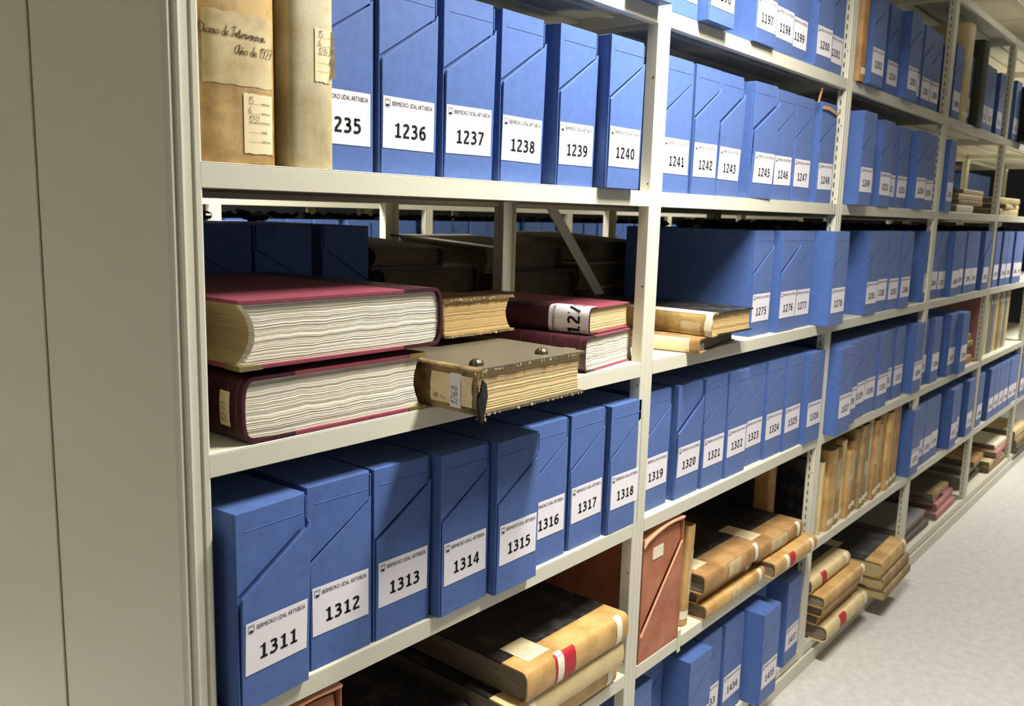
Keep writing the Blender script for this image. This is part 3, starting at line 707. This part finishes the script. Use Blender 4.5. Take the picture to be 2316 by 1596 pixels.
book('olive leather book with two domed studs and torn spine, tag 1268, overhanging the shelf', (.364, -.093+.40, B0), (0, -.0, -R90+.0), .40, .262, .0695, 'worn', 'olive', 'foxed', ct=.0042, b=.010, sw=.012, rows=60, nx=60, amp=.0005, conc=.002, rag=.0016, seed=44, name='antique_book', extras=ex_1268, jit=.0004, hinge=False, inset=.007)
def ex_small(t, pr, L, W, T):
    m = MB(['torn']); rnd = random.Random(14)
    for k in range(60):
        y = rnd.uniform(.0, W-.004); z = rnd.choice([0, T-.004, T-.002])
        x = L+rnd.uniform(-.002, .001); r = rnd.uniform(.0012, .0036)
        m.add([(x, y, z), (x+r*.5, y+r, z-.001), (x-.001, y+r*2, z+.001), (x-.001, y+r, z+.004)], [(0, 1, 2), (0, 2, 3), (0, 3, 1), (1, 3, 2)], 0)
    tag(link('frayed_edge', m.mesh('frayed_edge'), t.parent), kind='stuff')
book('small old book with brown page edges and frayed boards resting on the studded book', (.474, .085+.25, B0+.0705+.0006), (0, -.044, -R90), .25, .182, .063, 'worn', 'worn', 'oldpages', ct=.0042, b=.008, sw=.014, rows=40, nx=40, amp=.0008, conc=.012, rag=.0014, seed=51, name='antique_book', extras=ex_small, hinge=False)
# an unseen folio under it keeps it level with the studded book
# --- right pair of red ledgers
def ex_127(t, pr, L, W, T):
    m = MB(['paper', 'ink']); patch(m, pr, L-.088, L-.001, -.034, .052, .0008, 0, 14)
    f = wrapfn(pr, 'up', L-.020, -.022, .0014)
    put_digits(m, '1271', f, -.004, 0, .076, .026, 1)
    f = wrapfn(pr, 'up', L-.074, -.022, .0014)
    put_text(m, 'BERMEOKO UDAL', f, 0, 0, .05, .0055, 1, 0)
    link('number_label', m.mesh('number_label', recalc=False, smooth=True), t)
def ex_low(t, pr, L, W, T):
    m = MB(['brass'])
    for x in (L-.012, L-.075, L-.14, L-.2): stitched(m, pr, x, -.034, .036, 0, 22)
    link('gilt_lines', m.mesh('gilt_lines', recalc=False), t)
    m = MB(['paper', 'pencil']); patch(m, pr, L-.045, L-.02, -.006, .012, .0008, 0); link('number_tag', m.mesh('number_tag', recalc=False, smooth=True), t)
book('dark red leather ledger with gilt stitched lines, under the one with the large 127 label', (.711, .380, B0), (0, 0, -R90+.14), .38, .224, .0665, ct=.0032, b=.014, sw=.045, rows=70, nx=50, amp=.0016, conc=.006, seed=61, extras=ex_low, jit=.0007)
book('red ledger with big white 127 label round its spine, top of the right pair', (.745, .352, B0+.0672+.0006), (0, -.0, -R90+.13), .34, .178, .0505, ct=.0028, b=.011, sw=.034, pages='foxed', rows=50, nx=40, amp=.001, conc=.005, seed=62, extras=ex_127)
# --- old pair in the second bay
def ex_oldup(t, pr, L, W, T):
    add_patch(t, pr, 'paper_label', ['patch'], L-.075, L-.026, -.028, .004, .002)
    m = MB(['band']); patch(m, pr, L-.40, L-.0, T/2-.004, T/2+.018, .0007, 0, 8, .001); patch(m, pr, L-.016, L+.001, -T/2-.004, T/2+.006, .0008, 0, 12, .002)
    link('repair_strip', m.mesh('repair_strip', recalc=False, smooth=True), t)
def ex_oldlow(t, pr, L, W, T):
    def dr(m):
        for i in range(4): stroke(m, [(-.013, 0), (.013, 0)], wrapfn(pr, 'up', L-.10+i*.02, 0, .0014), .0003, 1)
    add_patch(t, pr, 'paper_label', ['tag', 'pencil'], L-.115, L-.022, -.014, .016, .001, dr)
book('slim brown marbled book, yellowed paper label, lower of the old pair by box 1275', (1.071, .355, B0), (0, 0, -R90+.18), .39, .27, .033, 'vellum_brown', 'worn', 'darkpages', ct=.003, b=.006, sw=.03, rows=24, nx=24, rag=.0008, seed=71, name='antique_book', extras=ex_oldlow, amp=.0012)
book('worn tan book with black boards, ragged corners, upper of the old pair by box 1275', (1.180, -.034+.41, B0+.0336), (0, .0, -R90-.0), .41, .205, .052, 'vellum', 'black', 'oldpages', ct=.0036, b=.009, sw=.03, rows=36, nx=30, rag=.0012, seed=72, name='antique_book', extras=ex_oldup, amp=.001)

# --- ledgers lying with their spines to the aisle
def ex_led(bands=(), reds=(), papers=(), notes=()):
    def f(t, pr, L, W, T):
        for x in bands: add_patch(t, pr, 'white_band', ['band'], x-.0095, x+.0095, -T*.62, T*.62, .0004, off=.0008)
        for x, wd in reds: add_patch(t, pr, 'title_label', ['red'], x-wd/2, x+wd/2, -T*.55, T*.55, .0006, off=.0005)
        for x, wd in papers: add_patch(t, pr, 'paper_label', ['patch'], x-wd/2, x+wd/2, -T*.5, T*.42, .0015, off=.0007)
        for x, y, *dp in notes:
            dp = dp[0] if dp else .068
            m = MB(['tag', 'ink']); m.box(x, x+.062, y, y+dp, T+.0002, T+.0006)
            for i in range(5): m.add([(x+.008+i*.008, y+.012, T+.0008), (x+.0086+i*.008, y+.012, T+.0008), (x+.0086+i*.008, y+.04, T+.0008), (x+.008+i*.008, y+.04, T+.0008)], [(0, 1, 2, 3)], 1)
            link('paper_note', m.mesh('paper_note', recalc=False), BOARDS[t.name][1])
    return f
G1 = 'tan ledgers stacked flat with spines to the aisle'
def ledger(label, x, y, z, L, T, W=.36, spine='vellum_tan', board='black', pages='darkpages', rot=0, tilt=0, ex=None, seed=1, sw=.06, grp=G1, b=None, rx=0):
    return book(label, (x, y, z), (rx, tilt, rot), L, W, T, spine, board, pages, ct=.0028, b=b, sw=sw, rows=16, nx=12, amp=.0006, conc=.003, rag=.0004, seed=seed, extras=ex, group=grp, hinge=False)
D0 = TOP['D']+.0004; E0 = TOP['E']+.0004; C0 = TOP['C']+.0004; A0 = TOP['A']+.0004; T0 = TOP['T']+.0004
ledger('bottom ledger of the three-book stack under box 1314, mottled tan spine with two white bands', .555, -.004, D0, .36, .053, spine='vellum_tan', ex=ex_led((.335, .08)), seed=81)
ledger('middle ledger of the three-book stack under box 1314, plain cream spine with one band', .553, -.026, D0+.0535, .345, .054, spine='vellum_cream', ex=ex_led((.05,)), seed=82, rot=-.01)
ledger('top ledger of the stack under box 1314, black cover, red title label and white bands', .578, -.034, D0+.1082, .325, .060, spine='vellum_tan', ex=ex_led((.098, .292), ((.113, .062),), (), ((.035, .028),)), seed=83, sw=.062, rot=.0)
ledger('black ledger lying flat to the left of the three-book stack, only its dark cover visible', .215, .06, D0, .33, .085, spine='black', seed=84, rot=.02)
# terracotta boxes
def terracotta_box(label, x0, y0, z, w_, h, rot=0):
    t = empty('terracotta_box', (x0, y0, z), (0, 0, rot), label=label, cat='box', group='terracotta archive boxes on the second shelf')
    m = MB(['terra']); d = .33
    m.box(0, .003, 0, d, 0, h*.955); m.box(w_-.003, w_, 0, d, 0, h*.985); m.box(.003, w_-.003, .006, d, 0, .003); m.box(.003, w_-.003, d-.003, d, .003, h*.95)
    link('box_body', m.mesh('box_body', .0011, 2), t)
    # arched lid
    m = MB(['terra_edge']); n = 16; P = []
    f = lambda u: h*(.915+.085*math.sin(min(1, u*1.12)*math.pi*.62)**.8) if u > 0 else h*.90
    top = [(w_*i/n, f(i/n)) for i in range(n+1)]
    poly = top+[(x, z_-.005) for x, z_ in top[::-1]]
    m.prism(poly, -.002, d); link('arched_lid', m.mesh('arched_lid', .0008), t)
    m = MB(['terra']); m.prism([(.005, 0), (w_-.002, 0), (w_-.002, h*.80), (.006, h*.20)], .0015, .0055); link('front_panel', m.mesh('front_panel', .001), t)
    m = MB(['terra']); m.prism([(.004, h*.21), (w_-.004, h*.815)]+[(x, z_-.014) for x, z_ in top[::-1][1:-1]], .0065, .0095); link('front_flap', m.mesh('front_flap', .001), t)
    m = MB(['terra_edge']); a = (.005, h*.205); b_ = (w_-.003, h*.805)
    m.prism([a, (a[0]+.003, a[1]-.004), (b_[0], b_[1]-.005), b_], -.0002, .003); link('panel_edge', m.mesh('panel_edge', .0006), t)
    m = MB(['band', 'pencil']); m.box(.048, .092, .0055, .0064, h*.755, h*.845); link('number_tag', m.mesh('number_tag'), t)
terracotta_box('worn terracotta archive box with arched top and small tag, second bay beside the upright', 1.006, .0, D0, .172, .298)
terracotta_box('terracotta archive box at the bottom left corner, below box 1311', .036, .006, D0, .165, .298)
m = MB(['mint']); m.box(1.176, 1.19, -.0015, -.0005, -1.02, -.965); m.add([(1.19, -.001, -1.02), (1.197, -.001, -1.018), (1.19, -.001, -1.0)], [(0, 1, 2), (2, 1, 0)])
tag(link('tape_strip', m.mesh('tape_strip'), None, (0, 0, ZF)), 'scrap of pale green tape hanging over the shelf edge by the terracotta box', 'tape')
# upright narrow ledger
def ex_nar(t, pr, L, W, T):
    add_patch(t, pr, 'paper_label', ['patch'], .075, .185, -T*.45, T*.15, .001); add_patch(t, pr, 'white_band', ['band'], .016, .036, -T*.6, T*.6)
book('narrow tan ledger standing upright between the terracotta box and the tan stack', (1.262, .018, D0), (0, -R90+.06, 0), .245, .22, .034, 'vellum_tan', 'vellum_brown', 'darkpages', b=.012, sw=.04, seed=90, extras=ex_nar, hinge=False, rows=14, nx=10)
# the second-bay stack
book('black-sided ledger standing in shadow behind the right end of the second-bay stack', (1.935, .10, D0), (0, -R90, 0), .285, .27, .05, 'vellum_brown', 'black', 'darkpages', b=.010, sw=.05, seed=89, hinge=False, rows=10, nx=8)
ledger('lowest left ledger of the second-bay stack, torn cream label on its tan spine', 1.295, -.012, D0, .335, .038, ex=ex_led((.305,), (), ((.17, .06),)), seed=91, rot=.005, b=.014)
ledger('thin ledger in the middle of the second-bay stack, half covered by the wide one', 1.29, .012, D0+.0385, .30, .028, spine='vellum_brown', ex=ex_led((.272,)), seed=92, b=.01)
ledger('wide brown ledger, left one on top of the second-bay stack, white note on cover', 1.285, -.008, D0+.067, .30, .05, spine='vellum_brown', W=.38, ex=ex_led((.285,), (), ((.16, .07),), ((.02, .04, .10),)), seed=93, sw=.075, b=.012)
ledger('wide brown ledger, right one on top of the second-bay stack, white note on cover', 1.588, -.008, D0+.058, .295, .045, spine='vellum_brown', W=.38, ex=ex_led((.262,), (), ((.13, .11),), ((.035, .04, .10),)), seed=94, sw=.075, b=.012)
ledger('tan ledger with a red title square overhanging the shelf at the second-bay right end', 1.625, -.042, D0+.012, .29, .043, ex=ex_led((.255, .08), ((.115, .034),)), seed=95, rot=.0, b=.016)
ledger('flat ledger under the red-title one at the second-bay right end', 1.645, -.0, D0, .27, .0115, spine='vellum_tan', seed=96, b=.004)
# --- third bay: upright tan ledgers
def ex_up(band=True, pat=None):
    def f(t, pr, L, W, T):
        if band: add_patch(t, pr, 'white_band', ['band'], .020, .038, -T*.36, T*.36, off=.0007)
        if pat: add_patch(t, pr, 'paper_label', ['patch'], pat[0], pat[1], -T*.42, T*.42, .001)
    return f
ups = [(2.108, .072, .262, 'vellum_tan', 0, None), (2.186, .05, .255, 'vellum_brown', .0, (.12, .22)), (2.242, .03, .268, 'vellum_cream', .04, (.14, .24)), (2.279, .034, .228, 'vellum_tan', .05, (.10, .20)), (2.32, .028, .25, 'vellum_brown', .04, (.12, .22)),
       (2.356, .044, .285, 'drab', .03, None), (2.405, .04, .29, 'drab', .02, None), (2.45, .036, .288, 'drab', .02, (.11, .16)), (2.492, .04, .298, 'vellum_pale', .02, None), (2.54, .036, .285, 'vellum_brown', .02, (.13, .23)),
       (2.584, .034, .262, 'vellum_tan', .02, (.15, .24)), (2.626, .048, .295, 'vellum_brown', .01, None), (2.682, .05, .29, 'vellum_tan', .01, None), (2.74, .052, .30, 'vellum_brown', .0, None), (2.80, .05, .298, 'vellum_brown', .0, None)]
ORD = ['first', 'second', 'third', 'fourth', 'fifth', 'sixth', 'seventh', 'eighth', 'ninth', 'tenth', 'eleventh', 'twelfth', 'thirteenth', 'fourteenth', 'fifteenth']
for i, (x, T, L, sp_, lean, pat) in enumerate(ups):
    book(f'{ORD[i]} from the left in the row of upright tan ledgers, third bay', (x+T, .004+(i % 3)*.005, D0), (0, -R90+lean*.6, 0), L, .24, T, sp_, 'vellum_brown', 'darkpages', b=.010, sw=.03, seed=100+i, rows=8, nx=6, extras=ex_up(i != 3, pat), group='upright tan ledgers in the third bay', hinge=False)
book('black-sided ledger standing at the left of the upright tan row, pale spine edge', (2.088, .012, D0), (0, -R90, 0), .232, .26, .022, 'vellum_cream', 'black', 'darkpages', b=.006, sw=.02, seed=120, rows=8, nx=6, hinge=False)
# --- third bay bottom: two stacks
z = E0
for i, (T, L, sp_, x, y, ex, nm) in enumerate([(.052, .375, 'vellum_cream', 2.052, -.05, ex_led((.35,), ((.14, .055),)), 'pale tan, wide red title square, bottom'),
                                      (.036, .36, 'vellum_brown', 2.04, -.02, ex_led(()), 'dull brown, unlabelled, second from bottom'),
                                      (.034, .37, 'vellum_tan', 2.03, -.036, ex_led((.35,)), 'honey tan, white end band, middle'),
                                      (.038, .37, 'vellum_tan', 2.016, -.046, ex_led((.35,)), 'honey tan, white end band, second from top'),
                                      (.046, .33, 'vellum_cream', 2.006, -.008, ex_led((.30,), ((.10, .04),)), 'pale tan, small red title square, top')]):
    ledger(f'{nm}, left floor-level stack, third bay', x, y, z, L, T, spine=sp_, ex=ex, seed=130+i, b=T*.45, W=.34); z += T+.0006
z = E0
for i, (T, L, x, y) in enumerate([(.036, .33, 2.50, -.085), (.042, .33, 2.495, -.078), (.056, .31, 2.49, -.07)]):
    nm = ['bottom', 'middle', 'top'][i]
    ledger(f'light tan ledger, {nm} of the right floor-level stack, third bay', x, y, z, L, T, spine='drab' if i < 2 else 'vellum_tan', pages='fore', ex=ex_led((.29,) if i == 2 else (), (), (), ((.05, .17),) if i == 2 else ()), seed=140+i, b=T*.25, W=.36, rot=.03); z += T+.0006
# --- fourth bay floor level
def stack(specs, x, y, z, place, grp, seed):
    names = ['bottom', 'second', 'third', 'fourth', 'fifth', 'sixth']
    for i, (T, L, W, sp_, bd, nm, dx, dy, rot) in enumerate(specs):
        book(f'{nm}, {names[i]} item of the pile {place}', (x+dx, y+dy, z), (0, 0, rot), L, W, T, sp_, bd, 'darkpages', ct=.0022, b=T*.2, sw=.03, rows=10, nx=8, seed=seed+i, group=grp, hinge=False, amp=.0008); z += T+.0006
stack([(.028, .40, .34, 'dusk', 'dusk', 'dark flat ledger', 0, .0, 0), (.030, .38, .34, 'drab', 'dusk', 'tan flat ledger', .0, .01, .02), (.018, .36, .33, 'grey', 'grey', 'grey board folder', .01, .0, .03)], 3.03, .02, E0, 'behind the fourth upright', 'flat ledgers on the floor-level shelf', 150)
stack([(.03, .34, .30, 'pink', 'pink', 'dull pink folder', .0, .0, .02), (.034, .34, .30, 'pink', 'pink', 'rose folder', .03, .01, .05), (.03, .30, .3, 'pink', 'pink', 'light pink folder', .0, .02, .1), (.026, .26, .26, 'drab', 'dusk', 'tan-edged ledger', -.02, .02, .0)], 3.52, .01, E0, 'of pink folders, fourth bay', 'pink folders on the floor-level shelf', 160)
stack([(.03, .42, .34, 'dusk', 'grey', 'dark grey ledger', 0, .05, 0), (.034, .4, .32, 'grey', 'grey', 'grey ledger', .0, .05, .03), (.03, .3, .3, 'drab', 'grey', 'grey bundle', .05, .04, .0), (.03, .26, .28, 'vellum_brown', 'vellum_brown', 'brown folder', .12, .02, .05)], 4.08, .0, E0, 'left in the fifth bay at floor level', 'bundles on the floor-level shelf', 170)
stack([(.03, .40, .3, 'drab', 'drab', 'tan bundle', 0, .01, 0), (.03, .36, .3, 'vellum_cream', 'vellum_cream', 'cream bundle', .0, .01, .03), (.034, .34, .3, 'pink', 'vellum_brown', 'reddish folder', .1, .0, .05), (.03, .3, .28, 'band', 'band', 'white paper bundle', .14, .02, .0)], 4.52, .0, E0, 'right in the fifth bay at floor level', 'bundles on the floor-level shelf', 180)
stack([(.04, .40, .3, 'dusk', 'dusk', 'dark ledger', 0, -.02, 0), (.04, .40, .3, 'drab', 'drab', 'olive bundle', .0, -.01, .0), (.05, .36, .3, 'vellum_cream', 'vellum_cream', 'pale bundle', .0, .0, .0)], 5.08, .0, E0, 'in the sixth bay at floor level', 'bundles on the floor-level shelf', 190)
# --- fourth bay, shelf C right: maroon box behind, brown bundles
stack([(.04, .22, .28, 'vellum_brown', 'vellum_brown', 'brown paper bundle', 0, .02, 0), (.035, .22, .26, 'maroon', 'drab', 'maroon-spined bundle', .0, .03, 0), (.03, .22, .26, 'drab', 'drab', 'tan bundle', .0, .02, 0), (.03, .21, .26, 'vellum_brown', 'drab', 'brown bundle', .0, .03, 0)], 3.66, .0, C0, 'right of box 1338', 'brown bundles beside the blue boxes', 200)
# fifth bay, shelf C: tall pale books
cols5 = ['pink', 'grey', 'vellum_cream', 'grey', 'grey', 'vellum_cream', 'drab', 'vellum_pale', 'grey', 'vellum_cream']
x = 4.03
for i, c in enumerate(cols5):
    T = [.05, .06, .07, .05, .06, .07, .06, .07, .05, .06][i]
    book(f'{ORD[i]} from the left among the tall pale spines in the fifth bay', (x+T, .03, C0), (0, -R90, 0), .295, .25, T, c, c, 'darkpages', b=.008, sw=.03, seed=210+i, rows=6, nx=6, extras=(lambda t, pr, L, W, T: add_patch(t, pr, 'white_band', ['band'], .245, .265, -T*.3, T*.3)), group='tall pale spines in the fifth bay', hinge=False); x += T+.004
# shelf A bays 4, 5
stack([(.03, .26, .3, 'band', 'band', 'white card box', .0, .01, 0), (.022, .4, .3, 'drab', 'grey', 'tan folder', .06, .02, 0), (.022, .4, .3, 'vellum_cream', 'drab', 'cream folder', .05, .02, .0), (.02, .34, .3, 'vellum_cream', 'dusk', 'thin cream folder', .12, .02, 0)], 3.30, .0, A0, 'right of box 1256', 'flat folders in the fourth bay', 230)
stack([(.03, .4, .3, 'vellum_cream', 'vellum_cream', 'cream paper bundle', .0, .01, 0), (.022, .4, .3, 'patch', 'patch', 'paper bundle', .06, .0, .05), (.03, .34, .3, 'vellum_cream', 'band', 'loose paper bundle', .02, .02, -.06)], 4.08, .0, A0, 'at lens height in the fifth bay', 'paper bundles in the fifth bay', 240)
# shelf T, third and fourth bays: odd volumes
def standing(label, x, T, L, col, y=.01, **k):
    return book(label, (x+T, y, T0), (0, -R90, 0), L, .28, T, col, k.pop('board', col), 'darkpages', b=.008, sw=.03, seed=int(x*100), rows=6, nx=6, hinge=False, **k)
standing('brown leather spine standing left of box 1202 behind the third upright', 2.012, .05, .31, 'vellum_brown', -.012, extras=ex_up(True))
standing('tall yellow volume between the blue boxes on the upper shelf, fourth bay', 3.17, .10, .36, 'vellum_cream', .0, extras=ex_up(True))
standing('dark maroon volume right of the tall yellow one', 3.275, .03, .30, 'maroon_leather', .06)
standing('dark green volume standing in the upper fourth bay', 3.375, .10, .33, 'green', -.01)
def binder(label, x, z, T, L):
    t = empty('box_file', (x, -.05, z), label=label, cat='box file')
    m = MB(['ribbon']); m.box(0, T, 0, .3, 0, L); link('file_body', m.mesh('file_body', .002), t)
    m = MB(['slot']); m.box(T*.3, T*.7, -.001, 0, .08, .17); link('spine_label', m.mesh('spine_label'), t)
binder('black box file at the right edge on the upper shelf', 4.19, T0, .11, .25)

# ================================================================ back rack contents
def back_box(x0, z, label, w_=.112, ribbon=None, y=.43, grp='blue boxes on the shelving behind'):
    body, lid, pan = box_meshes(w_, 0)
    t = empty('archive_box', (x0+w_, y+BD, z), (0, 0, math.pi), label=label, cat='box', group=grp)
    link('box_body', body, t); link('lid', lid, t); link('front_panel', pan, t)
    # rear face carries the same slanting seam
    m = MB(['blue']); h = BH
    m.prism([(.002, 0), (w_, 0), (w_-.0005, .83*h), (.004, .588*h)], BD, BD+.003)
    m.prism([(.0, h), (w_-.004, h), (w_-.004, .842*h), (.0, .598*h)], BD, BD+.003)
    link('rear_panel', m.mesh('rear_panel', .0006), t)
    if ribbon is not None: link('ribbon', ribbon, t)
xs = [.118, .232, .350, .497]
for i, x in enumerate(xs):
    back_box(x, B0-.0065, f'dark blue box seen from behind above the red ledgers, {ORD[i]} from the left', ribbon=RIBB[i % 3], w_=.112 if i != 2 else .122)
def ancient(label, x, y, z, L, W, T, rot, seed, sp_='dusk', bd='dusk', tilt=0):
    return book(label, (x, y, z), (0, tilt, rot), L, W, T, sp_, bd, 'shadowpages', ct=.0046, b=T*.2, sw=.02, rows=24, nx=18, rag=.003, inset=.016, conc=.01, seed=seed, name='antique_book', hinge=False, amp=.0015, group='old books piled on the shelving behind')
# old books piled in the rear bays (rotated so that their edges face the near aisle)
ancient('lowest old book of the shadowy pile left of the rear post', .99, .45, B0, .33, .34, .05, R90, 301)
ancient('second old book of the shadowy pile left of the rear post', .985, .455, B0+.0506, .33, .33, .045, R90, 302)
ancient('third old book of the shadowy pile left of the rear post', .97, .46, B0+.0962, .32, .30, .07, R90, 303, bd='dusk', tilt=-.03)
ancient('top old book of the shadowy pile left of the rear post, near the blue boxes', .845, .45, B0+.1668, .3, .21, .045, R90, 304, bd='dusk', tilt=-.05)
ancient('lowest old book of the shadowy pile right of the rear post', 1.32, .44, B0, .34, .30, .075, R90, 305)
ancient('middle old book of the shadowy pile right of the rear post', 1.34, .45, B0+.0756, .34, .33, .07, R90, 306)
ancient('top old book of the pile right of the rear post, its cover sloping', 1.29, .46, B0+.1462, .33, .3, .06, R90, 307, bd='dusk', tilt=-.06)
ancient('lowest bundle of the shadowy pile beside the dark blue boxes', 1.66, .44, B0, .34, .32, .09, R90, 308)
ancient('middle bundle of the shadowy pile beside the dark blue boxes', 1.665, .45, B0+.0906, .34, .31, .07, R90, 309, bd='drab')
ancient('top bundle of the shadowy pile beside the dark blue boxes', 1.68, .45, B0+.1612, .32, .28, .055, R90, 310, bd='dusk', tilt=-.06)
for i in range(5): back_box(5.2+i*.118, A0-.0065, f'dark blue box in the rear shelving behind the fifth-bay papers, {ORD[i]} from the left', grp='dark blue boxes behind the fifth-bay papers')
# ================================================================ rack across the next aisle
rr = random.Random(5)
x = 1.135; i = 0
while x < 4.2:
    fr = (x-.11) % 1.0
    if fr > .85: x = math.floor(x-.11)+1+.118; continue
    w_ = .113
    archive_box(None, x, 1.765+rr.uniform(0, .02), TOP['B']-.0196, w_, f'blue box across the next aisle, {i+1} along, counted from the left', 'blue boxes across the next aisle', op=rr.choice([0, 0, .004]), ribbon=RIB[i % 4])
    x += w_+rr.uniform(.004, .012); i += 1
    if i in (4, 12): x += .03
